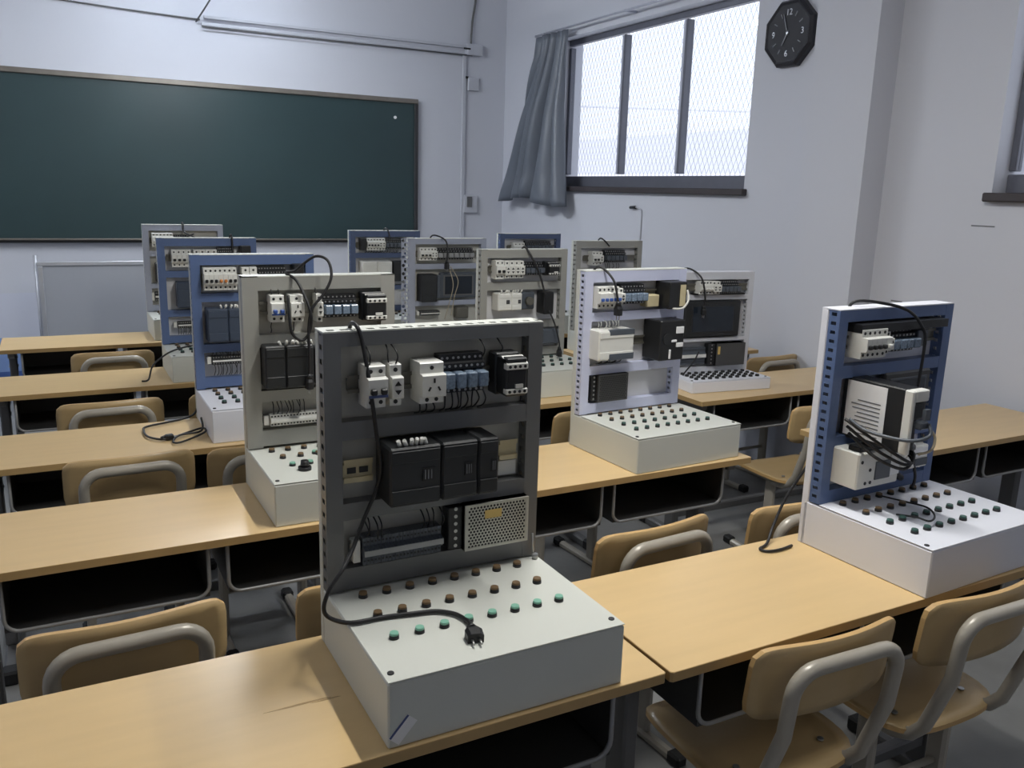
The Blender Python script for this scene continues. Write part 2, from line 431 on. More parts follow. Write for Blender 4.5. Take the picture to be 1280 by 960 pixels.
# clock
ck = thing('wall_clock', 'black octagonal wall clock with silver numerals beside the window', 'clock', (XR, 4.0, 2.63), 0)
R8 = .185/math.cos(math.pi/8)
oct_ = [(R8*math.cos(math.pi/8+i*math.pi/4), R8*math.sin(math.pi/8+i*math.pi/4)) for i in range(8)]
oct2 = [(p*.86, q*.86) for p, q in oct_]
obj('case', MB().prism(oct_, 0, -.035, 0), M['clock'], ck)
b = MB()
n = 8
b.add([(-.035,p,q) for p,q in oct_]+[(-.052,p*.93,q*.93) for p,q in oct_]+[(-.045,p,q) for p,q in oct2], [(i,(i+1)%8,8+(i+1)%8,8+i) for i in range(8)]+[(8+i,8+(i+1)%8,16+(i+1)%8,16+i) for i in range(8)])
obj('bezel', b, M['clock'], ck)
fc = obj('face', MB().prism(oct2, 0, -.044, -.034), M['cface'], ck)
def text_mesh(txt, size):
    cu = bpy.data.curves.new('txt', 'FONT'); cu.body = txt; cu.size = size; cu.align_x = 'CENTER'; cu.align_y = 'CENTER'; cu.extrude = .0008
    o = bpy.data.objects.new('txt', cu); COL.objects.link(o)
    dg = bpy.context.evaluated_depsgraph_get(); dg.update()
    me = bpy.data.meshes.new_from_object(o.evaluated_get(dg)); bpy.data.objects.remove(o)
    me.materials.clear(); me.materials.append(M['silver']); return me
for hr, txt in ((12,'12'),(3,'3'),(6,'6'),(9,'9')):
    a = math.radians(90-30*hr)
    # clock faces -X: to the viewer right is -Y
    link('numeral', text_mesh(txt, .05), ck, (-.0455, -math.cos(a)*.115, math.sin(a)*.115), (math.pi/2, 0, -math.pi/2))
for hr in (1,2,4,5,7,8,10,11):
    a = math.radians(90-30*hr); u = Vector((0, -math.cos(a), math.sin(a)))
    obj('hour_mark', MB().tube([Vector((-.046,0,0))+u*.10, Vector((-.046,0,0))+u*.128], .003, 4), M['silver'], ck)
for nm, ang, L, r in (('minute_hand', 90+20, .115, .0028), ('hour_hand', 90-30*6.95, .075, .0036)):
    a = math.radians(ang); u = Vector((0, -math.cos(a), math.sin(a)))
    obj(nm, MB().tube([Vector((-.049,0,0))-u*.015, Vector((-.049,0,0))+u*L], r, 5), M['silver'], ck)
obj('hub', MB().cyl((-.044,0,0),(-1,0,0),.008,.008,10), M['silver'], ck)

# curtain
def curtain():
    b = MB(); NU, NV = 84, 26
    prof = [(0, 6.40, 6.93), (.12, 6.43, 6.93), (.45, 6.46, 7.16), (.8, 6.40, 7.36), (1, 6.34, 7.46)]
    def at(v, k):
        for (a, *p), (c, *q) in zip(prof[:-1], prof[1:]):
            if v <= c: t_ = (v-a)/(c-a); return p[k]+(q[k]-p[k])*t_
        return prof[-1][1+k]
    vs = []
    for j in range(NV+1):
        v = j/NV
        for i in range(NU+1):
            u = i/NU
            y = at(v,0)+(at(v,1)-at(v,0))*u
            amp = .018+.040*v+.012*math.sin(9*u+3)
            ph = u*2*math.pi*(6.2-1.4*v)+1.1*math.sin(3.1*u+2.6*v)+1.8*v*v+.5*math.sin(11*u)
            x = 3.865 - .02*v + amp*math.sin(ph) + .012*v*math.sin(u*31+4*v)
            x -= .05*v*math.exp(-((u-.62+.25*v)/.16)**2)+.03*math.exp(-((v-.93)/.06)**2)*math.sin(u*9)**2
            y += .012*math.cos(ph)*(1+v)
            z = 2.985 - v*1.39 - .03*v*math.sin(u*7+.6) + .03*v*(u-.5)
            if y > YF-.03: y = YF-.03
            vs.append((x, y, z))
    fs = [(j*(NU+1)+i, j*(NU+1)+i+1, (j+1)*(NU+1)+i+1, (j+1)*(NU+1)+i) for j in range(NV) for i in range(NU)]
    b.add(vs, fs, 0, True)
    me = b.mesh('curtain', M['curt'])
    return me
cu = thing('curtain', 'grey satin curtain bunched to the left side of the window', 'curtain', (0,0,0))
o = link('cloth', curtain(), cu)
sol = o.modifiers.new('solid', 'SOLIDIFY'); sol.thickness = .004
cr_ = thing('curtain_rail', 'slim grey rail along the top edge of the window behind the curtain', 'rail', (XR, 5.6, 3.0))
obj('rod', MB().tube([(-.10,-1.35,0),(-.10,1.35,0)], .009, 8), M['winlt'], cr_)
for y in (-1.2, 0, 1.2): obj('bracket', MB().box(-.11, 0, y-.008, y+.008, -.008, .008), M['winlt'], cr_)

# ---------------------------------------------------------------- desks
DD = .43
def tray_mb():
    b = MB(); w2 = .24
    b.box(-w2, w2, .03, DD-.07, .580, .586); b.box(-w2, w2, DD-.076, DD-.07, .586, .727)
    b.box(-w2, -w2+.005, .03, DD-.07, .586, .727); b.box(w2-.005, w2, .03, DD-.07, .586, .727)
    return b
def lip_mb():
    w2 = .24; r = .035; pts = [(-w2, .03, .726), (-w2, .03, .58+r)]
    for k in range(1, 6): a = math.pi+k*math.pi/10; pts.append((-w2+r+r*math.cos(a), .03, .58+r+r*math.sin(a)))
    pts += [(w2-r, .03, .58)]
    for k in range(1, 6): a = -math.pi/2+k*math.pi/10; pts.append((w2-r+r*math.cos(a), .03, .58+r+r*math.sin(a)))
    pts += [(w2, .03, .726)]
    return MB().tube(pts, .0055, 6)
def make_desk(L, label, loc, rz=0):
    r = thing('school_desk', label, 'desk', loc, rz, 'school desks')
    def top():
        b = MB(); c = .005; h = L/2
        poly = [(-h+c,0),(h-c,0),(h,c),(h,DD-c),(h-c,DD),(-h+c,DD),(-h,DD-c),(-h,c)]
        b.prism(poly, 2, .7285, .749, 1); b.prism([(p*.998, .001+q*.995) for p,q in poly], 2, .749, .750, 0)
        return b.mesh('desktop', [M['lam'], M['lamedge']])
    link('desktop', cached(('top', L), top), r)
    k = (L-.2)/1.02
    for sx in (-1, 1):
        t = link('book_tray', cached('tray', lambda: tray_mb().mesh('book_tray', M['tray'])), r, (sx*.265*k, 0, 0)); t.scale = (k, 1, 1)
        link('tray_lip', cached('lip', lambda: lip_mb().mesh('tray_lip', M['lip'])), t)
        def leg():
            b = MB(); b.box(-.02, .02, .185, .255, .04, .70, 0, .006); b.box(-.018, .018, .04, DD-.05, .695, .7285, 0, .004)
            b.box(-.021, .021, .02, DD-.02, .0, .042, 0, .008)
            for y in (.2, .24):
                for z in (.62, .67): b.cyl((.02, y, z), (1,0,0), .006, .004, 8, 1); b.cyl((-.02, y, z), (-1,0,0), .006, .004, 8, 1)
            return b.mesh('leg', [M['leg'], M['steel']])
        lg = link('leg', cached('dleg', leg), r, (sx*(L/2-.055), 0, 0))
        def cap(): return MB().box(-.026, .026, -.03, .035, -.0, .05, 0, .008).mesh('foot_cap', M['rubber'])
        for y in (.0, DD): link('foot_cap', cached('dcap', cap), lg, (0, y, 0))
    obj('stretcher', MB().box(-L/2+.07, L/2-.07, .20, .235, .10, .14, 0, .006), M['leg'], r)
    return r
LD = 1.22
d1 = make_desk(LD, 'pale wood desk across the bottom left corner, under the dark grey trainer', (.400, 1.195, 0))
M['grime'] = mat('worn_laminate_streak', (172, 142, 98), .5, var=.2, scale=40)
for (x, y, l, t_) in ((-.070, .203, .062, .0028), (-.02, .198, .028, .002)):
    obj('scuff_mark', MB().prism([(x-l, y), (x-l*.2, y-t_), (x+l, y-t_*.5), (x+l*.8, y+t_*.8), (x, y+t_)], 2, .7499, .7503), M['grime'], d1)
make_desk(LD, 'pale wood desk nearest on the right, under the blue trainer with white drive', (1.628, 1.190, 0))
make_desk(LD, 'second pale wood desk from the front on the left, black book trays below', (.33, 2.225, 0))
make_desk(LD, 'second pale wood desk from the front in the middle, under the lavender trainer', (1.59, 2.22, 0), .004)
make_desk(LD, 'third pale wood desk on the left with a coiled plug cord lying on it', (.32, 3.08, 0))
make_desk(LD, 'third-row middle desk under the mid grey trainer, only a bit of its front edge showing', (1.62, 3.20, 0))
make_desk(LD, 'fourth pale wood desk from the front on the left', (.31, 4.17, 0))
make_desk(LD, 'desk behind the pale blue-grey trainer with a touch screen', (1.60, 4.15, 0))
make_desk(LD, 'farthest pale wood desk on the left, in front of the grey screen', (.31, 5.33, 0))
make_desk(LD, 'farthest desk in the middle, under the dull blue trainer by the blackboard corner', (1.66, 4.97, 0))
make_desk(1.22, 'brownish desk at the right edge standing close to the right wall', (3.275, 2.01, 0))
make_desk(1.25, 'brownish desk by the right wall under the white trainer with shallow base', (3.215, 2.965, 0))
make_desk(1.20, 'desk corner just visible behind the lavender trainer, under a grey trainer', (3.265, 3.93, 0))
make_desk(1.20, 'farthest desk on the window side under the small-looking navy trainer', (3.20, 4.83, 0))

# ---------------------------------------------------------------- chairs
def make_chair(label, loc, rz):
    r = thing('classroom_chair', label, 'chair', loc, rz, 'plywood classroom chairs')
    def sheet(fn, th, NU=16, NV=10):
        # fn(u,v)->point,normal dir offset ; builds a closed plate
        b = MB(); T_ = []; B_ = []
        for j in range(NV+1):
            for i in range(NU+1):
                p, nn = fn(-1+2*i/NU, -1+2*j/NV); T_.append(Vector(p)); B_.append(Vector(p)-Vector(nn)*th)
        W = NU+1; N = W*(NV+1)
        q = [(j*W+i, j*W+i+1, (j+1)*W+i+1, (j+1)*W+i) for j in range(NV) for i in range(NU)]
        b.add(T_+B_, q+[tuple(N+k for k in f[::-1]) for f in q], 0, True)
        ring = [i for i in range(NU)]+[j*W+NU for j in range(NV)]+[NV*W+i for i in range(NU,0,-1)]+[j*W for j in range(NV,0,-1)]
        for a, c in zip(ring, ring[1:]+ring[:1]): b.f.append([c, a, N+a, N+c]); b.m.append(1); b.s.append(False)
        return b
    def sq(u, v, k):   # square -> rounded square
        m = max(abs(u), abs(v));
        if m < 1e-9: return 0, 0
        d = (abs(u)**k+abs(v)**k)**(1/k); s = m/d
        return u*s, v*s
    def seat():
        def fn(u, v):
            a, c = sq(u, v, 4.2); x = a*.20; y = .015+c*.195
            z = .448 - .012*(1-a*a)*(1-max(0,c)**2) - .03*max(0, c-.55)**2/.2
            return (x, y, z), (0, 0, 1)
        return sheet(fn, .013).mesh('seat', [M['ply'], M['plyedge']])
    link('seat', cached('seat', seat), r)
    def back():
        def fn(u, v):
            a, c = sq(u, v, 7)
            x = a*.20; z = .715+c*.086
            y = -.228 + .034*a*a - .10*(z-.72)
            return (x, y, z), (0, -1, 0)
        return sheet(fn, .012, 18, 8).mesh('backrest', [M['ply'], M['plyedge']])
    link('backrest', cached('back', back), r)
    def tube():
        b = MB(); rr = .055; w2 = .145; zt = .767
        def yb(z): return -.255-.10*(z-.72)
        left = [(-w2, -.06, .405), (-w2, -.12, .412), (-w2, -.165, .432), (-w2, -.195, .47), (-w2, -.215, .53), (-w2, yb(.62), .62), (-w2, yb(zt-rr), zt-rr)]
        arc = [(-w2+rr-rr*math.cos(k*math.pi/12), yb(zt-rr+rr*math.sin(k*math.pi/12)), zt-rr+rr*math.sin(k*math.pi/12)) for k in range(1, 7)]
        L_ = left+arc; R_ = [(-x, y, z) for x, y, z in reversed(L_)]
        b.tube(L_+R_, .0165, 10)
        return b.mesh('back_tube', M['tubeg'])
    link('back_tube', cached('btube', tube), r)
    def leg():
        b = MB(); b.box(-.014, .014, -.075, -.02, .028, .41, 0, .008); b.box(-.014, .014, -.10, .16, .405, .432, 0, .005)
        b.box(-.016, .016, -.20, .20, 0, .03, 0, .008)
        return b.mesh('leg', M['tubeg'])
    def cap(): return MB().box(-.021, .021, -.025, .03, 0, .038, 0, .008).mesh('foot_cap', M['rubber'])
    for sx in (-1, 1):
        lg = link('leg', cached('cleg', leg), r, (sx*.145, 0, 0))
        for y in (-.205, .205): link('foot_cap', cached('ccap', cap), lg, (0, y, 0))
    def bolt(): return MB().cyl((0,0,0),(0,0,1),.008,.004,10).mesh('seat_bolt', M['steel'])
    for sx in (-1, 1): link('seat_bolt', cached('bolt', bolt), r, (sx*.125, -.10, .443))
    def bar(): return MB().tube([(-.145,-.047,.2),(.145,-.047,.2)], .010, 8).mesh('crossbar', M['tubeg'])
    link('crossbar', cached('bar', bar), r)
    return r
c0 = make_chair('plywood chair in the front row tucked at the right desk, its whole back showing', (1.375, 1.315, 0), math.radians(-2))
def chair(x, y, rz, label): return dup(c0, (x, y, 0), math.radians(rz), label)
chair(1.875, 1.305, -1, 'plywood chair cut by the right edge of the photo, in the front row')
chair(.065, 1.985, 3, 'plywood chair at bottom left behind the nearest left desk, broad shaded back')
chair(.62, 1.96, 0, 'plywood chair almost hidden behind the dark grey trainer, only a sliver left of it')
chair(1.385, 1.945, 4, 'plywood chair behind the nearest right desk, back and tube showing above it')
chair(1.93, 1.925, 0, 'plywood chair half hidden behind the blue trainer with the white drive')
chair(.165, 3.135, 2, 'plywood chair behind the second left desk, its back against the third desk')
chair(.605, 3.10, 0, 'shaded plywood chair between the left grey trainer and the coiled cord desk')
chair(.155, 3.93, 2, 'plywood chair at the fourth left desk, wide back above the third desk')
chair(.66, 3.93, 0, 'plywood chair mostly hidden left of the blue trainer on the third left desk')
chair(.235, 5.05, 1, 'farthest plywood chair on the left, tucked at the last desk')
chair(1.94, 3.10, 4, 'plywood chair seen between the dark grey trainer and the lavender trainer')
chair(2.99, 2.775, -4, 'plywood chair whose seat shows in the aisle left of the blue trainer')
chair(3.60, 3.75, 2, 'brownish chair back rising behind the desk by the right wall')
chair(3.42, 2.78, 0, 'plywood chair at the right wall desk, hidden behind the blue trainer')

# ---------------------------------------------------------------- trainer components (local: x right, y away, z up from desk)
YP = .372      # front of the back plate
def frame(root, W, z0, z1, paint, rails, yf=.35, fl=.034, holes=True, topholes=True, pitch=.028, plate=PLATE, hole_h=.010, yb=None, shell='enamel', sd=.022, zb=0.0):
    yb = yb or yf+.035
    th = .003
    for sx in (0, 1):
        b = MB()
        xa, xb = (0, fl) if sx == 0 else (W-fl, W)
        b.box(xa, xb, yf, yf+th, z0, z1)
        # side flange with punched slots: two strips joined by bridges
        xo = (0, th) if sx == 0 else (W-th, W)
        y0, y1 = yf+th, yb-.003; hw = .016; ym = (y0+y1)/2
        xi = fl-th if sx == 0 else W-fl
        if holes:
            b.box(*xo, y0, ym-hw/2, z0, z1); b.box(*xo, ym+hw/2, y1, z0, z1)
            z = z0
            while z < z1-.001:
                b.box(*xo, ym-hw/2, ym+hw/2, z, min(z+pitch-hole_h, z1)); z += pitch
        else: b.box(*xo, y0, y1, z0, z1)
        # return flange along the opening, slotted too
        hi = .014
        b.box(xi, xi+th, y0, ym-hi/2, z0, z1); b.box(xi, xi+th, ym+hi/2, y1, z0, z1)
        z = z0
        while z < z1-.001:
            b.box(xi, xi+th, ym-hi/2, ym+hi/2, z, min(z+pitch-hole_h, z1)); z += pitch
        obj('frame_stile', b, FR[paint], root)
    for i, (ra, rb) in enumerate(rails):
        b = MB(); b.box(fl, W-fl, yf+.0005, yf+th, ra, rb)
        y0, y1 = yf+th, yb-.003
        if i == 0:
            t_ = MB(); y1 = yb+sd; b.box(0, W, yf+th, yb, rb-th, rb)
            if topholes:
                ym = yf+.018; hw = .014
                t_.box(0, W, yf, ym-hw/2, rb, rb+th); t_.box(0, W, ym+hw/2, y1, rb, rb+th)
                x = 0.0
                while x < W-.001:
                    t_.box(x, min(x+.0115, W), ym-hw/2, ym+hw/2, rb, rb+th); x += .0265
            else: t_.box(0, W, yf, y1, rb, rb+th)
            obj('top_strip', t_, M[shell], root)
        else:
            b.box(fl, W-fl, y0, y1, rb-th, rb)
        obj('frame_rail', b, FR[paint], root)
    b = MB(); b.box(.004, W-.004, yb-.003, yb, z0, z1); obj('back_plate', b, plate, root)
    obj('housing_shell', MB().box(0, W, yb, yb+sd, zb, rails[0][1], 0, .002), M[shell], root)
def base(root, W, D, Hh, paint, lidgap=.002, screws=True):
    b = MB(); t = .004
    b.box(0, W, 0, D, 0, Hh-.004, 0, .003)
    obj('base_box', b, M[paint], root)
    l = obj('lid', MB().box(.0, W, 0, D-.05, Hh-.002, Hh, 0, .0012), M[paint], root)
    if screws:
        for x in (.014, W-.014):
            link('lid_screw', cached('lscrew', lambda: MB().cyl((0,0,0),(0,0,1),.006,.002,10).mesh('lid_screw', M['dot'])), l, (x, .026, Hh))
def button(root, x, y, z, col, r=.0095, h=.011, name='push_button', far=False):
    key = ('btn', col, r, h)
    def ring(): return MB().cyl((0,0,0),(0,0,1), r, h*.6, 14, 0, r*.96).mesh('ring', M['black'])
    def capm(): return MB().cyl((0,0,h*.6),(0,0,1), r*.92, h*.4, 14, 0, r*.84).mesh('cap', M[col])
    o = link(name, cached(('ring', r, h), ring), root, (x, y, z))
    link('cap', cached(key, capm), o)
    return o
def stepped(x0, x1, z0, z1, yb, d, m=0, b=None, f0=.27, f1=.73, lip=.75):
    """breaker-like body: low terminal shoulders above and below a raised middle"""
    b = b or MB(); h = z1-z0; yf = yb-d; ys = yb-d*lip
    poly = [(yb,z0),(ys,z0),(ys,z0+h*f0-.002),(yf+.002,z0+h*f0),(yf,z0+h*f0+.003),(yf,z0+h*f1-.002),(yf+.002,z0+h*f1),(ys,z0+h*f1+.001),(ys,z1-.002),(ys+.003,z1),(yb,z1)]
    return b.prism(poly, 0, x0, x1, m)
def dots(root, pts, r=.004, name='terminal_screw', m='dot'):
    for p in pts:
        link(name, cached(('dot', r, m), lambda: MB().cyl((0,.001,0),(0,-1,0), r, .002, 8).mesh(name, M[m])), root, p)
def breaker(root, x0, x1, z0, z1, lever='blue', d=.066, body='white', yb=YP, window=False, poles=1, stripe=None):
    o = obj('circuit_breaker', stepped(x0+.0004, x1-.0004, z0, z1, yb, d), M[body], root)
    h = z1-z0; ys = yb-d*.75; yf = yb-d; pw = (x1-x0)/poles
    for k in range(poles):
        xc = x0+pw*(k+.5)
        dots(o, [(xc, ys, z1-h*.13), (xc, ys, z0+h*.13)], min(.0042, pw*.28))
        obj('switch_lever', MB().box(xc-pw*.3, xc+pw*.3, yf-.009, yf+.001, z0+h*.36, z0+h*.50, 0, .002), M[lever], o)
    if stripe:
        obj('stripe', MB().box(x0+.001, x1-.001, yf-.0008, yf+.001, z0+h*.28, z0+h*.345), M[stripe], o)
    return o
def fuse(root, x0, x1, z0, z1, d=.062, yb=YP):
    o = obj('fuse_holder', stepped(x0+.0004, x1-.0004, z0, z1, yb, d, f0=.2, f1=.72), M['white'], root)
    h = z1-z0; ys = yb-d*.75; yf = yb-d; xc = (x0+x1)/2; w2 = (x1-x0)*.28
    dots(o, [(xc, ys, z1-h*.13), (xc, ys, z0+h*.10)], min(.0045, w2))
    for zc, sg in ((z0+h*.57, 1), (z0+h*.36, -1)):
        obj('indicator', MB().prism([(xc-w2, zc-sg*h*.05), (xc+w2, zc-sg*h*.05), (xc, zc+sg*h*.06)], 1, yf-.002, yf+.001), M['dot'], o)
    return o
def socket(root, x0, x1, z0, z1, d=.068, yb=YP):
    o = obj('socket_outlet', stepped(x0, x1, z0, z1, yb, d, f0=.18, f1=.73, lip=.78), M['white'], root)
    h = z1-z0; w = x1-x0; xc = (x0+x1)/2; yf = yb-d; zc = z0+h*.45
    dots(o, [(xc-w*.2, yb-d*.78, z0+h*.09), (xc+w*.2, yb-d*.78, z0+h*.09), (xc, yb-d*.78, z1-h*.13)], .0042)
    for dx, dz, a in ((0, .14, 0), (-.2, -.06, .5), (.2, -.06, -.5)):
        m_ = obj('socket_slot', MB().box(-.0018, .0018, -.0012, .001, -.0045, .0045), M['dot'], o, (xc+dx*w, yf, zc+dz*h)); m_.rotation_euler = (0, a, 0)
    return o
def relays(root, x0, x1, z0, z1, n, cover='relay', d=.06, yb=YP):
    w = (x1-x0)/n; h = z1-z0
    for k in range(n):
        a = x0+k*w; c = a+w-.0006
        b = MB(); b.prism([(yb,z0),(yb-d*.55,z0),(yb-d*.55,z0+h*.12),(yb-d*.45,z0+h*.16),(yb-d*.45,z0+h*.6),(yb-d*.62,z0+h*.63),(yb-d*.62,z0+h*.78),(yb-d*.42,z0+h*.8),(yb-d*.42,z1),(yb,z1)], 0, a, c)
        o = obj('relay', b, M['black'], root)
        cv = MB().box(a+w*.06, c-w*.06, yb-d, yb-d*.4, z0+h*.17, z0+h*.58, 0, .0025)
        obj('relay_cover', cv, M[cover], o)
        dots(o, [(a+w*.27, yb-d*.62, z0+h*.71), (a+w*.73, yb-d*.62, z0+h*.71), (a+w*.27, yb-d*.42, z0+h*.9), (a+w*.73, yb-d*.42, z0+h*.9), (a+w*.27, yb-d*.55, z0+h*.06), (a+w*.73, yb-d*.55, z0+h*.06)], min(.0028, w*.15), 'terminal_screw', 'steel')
def contactor(root, x0, x1, z0, z1, d=.078, yb=YP):
    h = z1-z0; w = x1-x0; yf = yb-d
    o = obj('contactor', MB().box(x0, x1, yf, yb, z0, z1, 0, .003).box(x0-.004, x1+.004, yb-d*.45, yb, z0-.004, z1+.004, 0, .003), M['plc'], root)
    for a, c in ((.70, .86), (.06, .20)):
        t = obj('terminal_row', MB().box(x0-.001, x1+.001, yf-.003, yf+.012, z0+h*a, z0+h*c, 0, .0015), M['white'], o)
    obj('terminal_row', MB().prism([(yf-.002, z0+h*.86), (yf+.022, z0+h*1.01), (yf+.026, z0+h*1.01), (yf+.012, z0+h*.86)], 0, x0, x1), M['white'], o)
    obj('coil_tab', MB().box(x0+w*.42, x0+w*.78, yf-.004, yf+.002, z0+h*.22, z0+h*.32), M['white'], o)
    for k in range(4):
        xk = x0+w*(.14+.24*k); dots(o, [(xk, yf-.003, z0+h*.78), (xk, yf-.003, z0+h*.13)], min(.0038, w*.07))
        dots(o, [(xk, yf+.010, z0+h*.935)], min(.005, w*.08))
    obj('cover_plate', MB().box(x0+w*.1, x1-w*.1, yf-.002, yf+.001, z0+h*.36, z0+h*.66), M['black'], o)
    return o
def plc(root, x0, x1, z0, z1, d=.08, body='plc', yb=YP, splits=(.5,), ferr=0, ferrx=(.1,.6), window=None, name='controller_module'):
    h = z1-z0; w = x1-x0; yf = yb-d
    xs = [0]+list(splits)+[1]; first = None
    for a, c in zip(xs[:-1], xs[1:]):
        b = MB().box(x0+w*a+.0005, x0+w*c-.0005, yf, yb, z0, z1, 0, .004)
        o = obj(name, b, M[body], root); first = first or o
        obj('terminal_door', MB().box(x0+w*a+.004, x0+w*c-.004, yf-.0025, yf+.001, z0+h*.05, z0+h*.28, 0, .001), M[body], o)
        obj('terminal_door', MB().box(x0+w*a+.004, x0+w*c-.004, yf-.0025, yf+.001, z0+h*.74, z0+h*.94, 0, .001), M[body], o)
        if window:
            obj('indicator_window', MB().box(x0+w*(a+(c-a)*.62), x0+w*(a+(c-a)*.86), yf-.002, yf+.001, z0+h*.40, z0+h*.62), M[window], o)
            for q in range(3):
                obj('indicator', MB().box(x0+w*(a+(c-a)*(.66+.06*q)), x0+w*(a+(c-a)*(.68+.06*q)), yf-.003, yf, z0+h*.43, z0+h*.59), M['ink'], o)
    if ferr:
        b = MB()
        for k in range(ferr):
            x = x0+w*(ferrx[0]+(ferrx[1]-ferrx[0])*k/max(1,ferr-1))+random.uniform(-.003,.003)
            b.cyl((x, yf+.016, z1-.004), (random.uniform(-.6,.4), -.6, 1), .0040, .022, 6)
        f = obj('wire_ferrules', b, M['white'], first); f['kind'] = 'stuff'
    return first
def term(root, x0, x1, z0, z1, n=18, d=.045, yb=YP, body='plc', mark='white'):
    h = z1-z0; b = MB(); w = (x1-x0)/n
    for k in range(n):
        a = x0+k*w; b.prism([(yb,z0),(yb-d*.7,z0),(yb-d*.7,z0+h*.3),(yb-d,z0+h*.38),(yb-d,z0+h*.62),(yb-d*.7,z0+h*.7),(yb-d*.7,z1),(yb,z1)], 0, a+.0004, a+w-.0004)
    o = obj('terminal_strip', b, M[body], root); o['kind'] = 'stuff'
    obj('marker_strip', MB().box(x0, x1, yb-d-.001, yb-d+.002, z0+h*.40, z0+h*.60), M[mark], o)
    b = MB()
    for k in range(n):
        for zz in (.15, .85): b.cyl((x0+w*(k+.5), yb-d*.7, z0+h*zz), (0,-1,0), w*.3, .001, 6)
    q = obj('terminal_screws', b, M['dot' if body != 'plc' else 'steel'], o); q['kind'] = 'stuff'
    obj('end_stop', MB().box(x0-.018, x0-.003, yb-d*.6, yb, z0+h*.1, z1-h*.1, 0, .001), M['white'], root)
    return o
def perforated(x0, x1, z0, z1, y, pitch):
    b = MB(); nx = int((x1-x0)/pitch); w = (x1-x0)/nx; nz = max(1, int((z1-z0)/(pitch*.88))); h = (z1-z0)/nz
    for j in range(nz):
        za = z0+j*h; odd = j % 2
        if odd:
            for xa in (x0, x1-w/2): b.add([(xa,y,za),(xa+w/2,y,za),(xa+w/2,y,za+h),(xa,y,za+h)], [(0,1,2,3)])
        for i in range(nx-odd):
            xa = x0+(i+.5*odd)*w; cx, cz = xa+w/2, za+h/2
            r = min(w, h)*.42
            out = [(xa,za),(cx,za),(xa+w,za),(xa+w,cz),(xa+w,za+h),(cx,za+h),(xa,za+h),(xa,cz)]
            inn = [(cx+r*math.cos(-3*math.pi/4+k*math.pi/4), cz+r*math.sin(-3*math.pi/4+k*math.pi/4)) for k in range(8)]
            o = [(p, y, q) for p, q in out]+[(p, y, q) for p, q in inn]
            b.add(o, [(k, (k+1)%8, 8+(k+1)%8, 8+k) for k in range(8)])
    return b
def psu(root, x0, x1, z0, z1, d=.05, yb=YP, dark=False, label='yellow', tb=.18, perf=True, pitch=.0074):
    h = z1-z0; w = x1-x0; yf = yb-d; xa = x0+w*tb
    o = obj('power_supply', MB().box(xa, x1, yf+.004, yb, z0, z1), M['dot'], root)
    sh = 'psud' if dark else 'psu'
    if perf: obj('perforated_cover', perforated(xa+.006, x1-.006, z0+.005, z1-.005, yf, pitch), M[sh], o)
    b = MB(); b.box(xa, xa+.006, yf-.0005, yb, z0, z1); b.box(x1-.006, x1, yf-.0005, yb, z0, z1); b.box(xa+.006, x1-.006, yf-.0005, yb, z0, z0+.005); b.box(xa+.006, x1-.006, yf-.0005, yb, z1-.005, z1)
    if not perf: b.box(xa+.006, x1-.006, yf, yf+.002, z0+.005, z1-.005)
    obj('case_edge', b, M[sh], o)
    if label: obj('rating_label', MB().box(xa+(x1-xa)*.30, xa+(x1-xa)*.56, yf-.002, yf-.0005, z0+h*.66, z0+h*.84), M[label], o)
    t = obj('terminal_block', MB().box(x0, xa, yf+.012, yb, z0+.004, z1-.004, 0, .002), M['black'], o)
    dots(o, [((x0+xa)/2, yf+.012, z0+h*(.12+.16*k)) for k in range(6)], .004, 'terminal_screw', 'steel')
    return o
def hmi(root, x0, x1, z0, z1, d=.02, yb=YP-.01, bezel='bezel', inner='leg'):
    yf = yb-d; o = obj('touch_screen', MB().box(x0, x1, yf, yb, z0, z1, 0, .006), M[bezel], root)
    w = x1-x0; h = z1-z0; mx, mz = w*.14, h*.16
    obj('inner_bezel', MB().box(x0+mx*.72, x1-mx*.72, yf-.002, yf+.001, z0+mz*.72, z1-mz*.72, 0, .001), M[inner], o)
    obj('screen', MB().box(x0+mx, x1-mx, yf-.003, yf, z0+mz, z1-mz), M['screen'], o)
    return o
def rail(root, x0, x1, zc, m='din', yb=YP, hh=.0175):
    b = MB(); b.box(x0, x1, yb-.004, yb, zc-hh*.7, zc+hh*.7); b.box(x0, x1, yb-.009, yb-.004, zc+hh*.55, zc+hh*.7); b.box(x0, x1, yb-.009, yb-.004, zc-hh*.7, zc-hh*.55)
    b.box(x0, x1, yb-.010, yb-.009, zc+hh*.55, zc+hh); b.box(x0, x1, yb-.010, yb-.009, zc-hh, zc-hh*.55)
    return obj('din_rail', b, M[m], root)
def wires(root, specs, r=.0016, m='cable', yb=YP):
    b = MB()
    for (x, za, zb) in specs:
        dx = random.uniform(-.006, .006); y = yb-.02-random.uniform(0,.02)
        b.tube([(x, y, za), (x+dx, y-.008, za+(zb-za)*.4), (x+dx*.4, y, za+(zb-za)*.75), (x+dx*.2, yb-.006, zb)], r, 4, 0, False, 3)
    o = obj('wiring', b, M[m], root); o['kind'] = 'stuff'
    return o
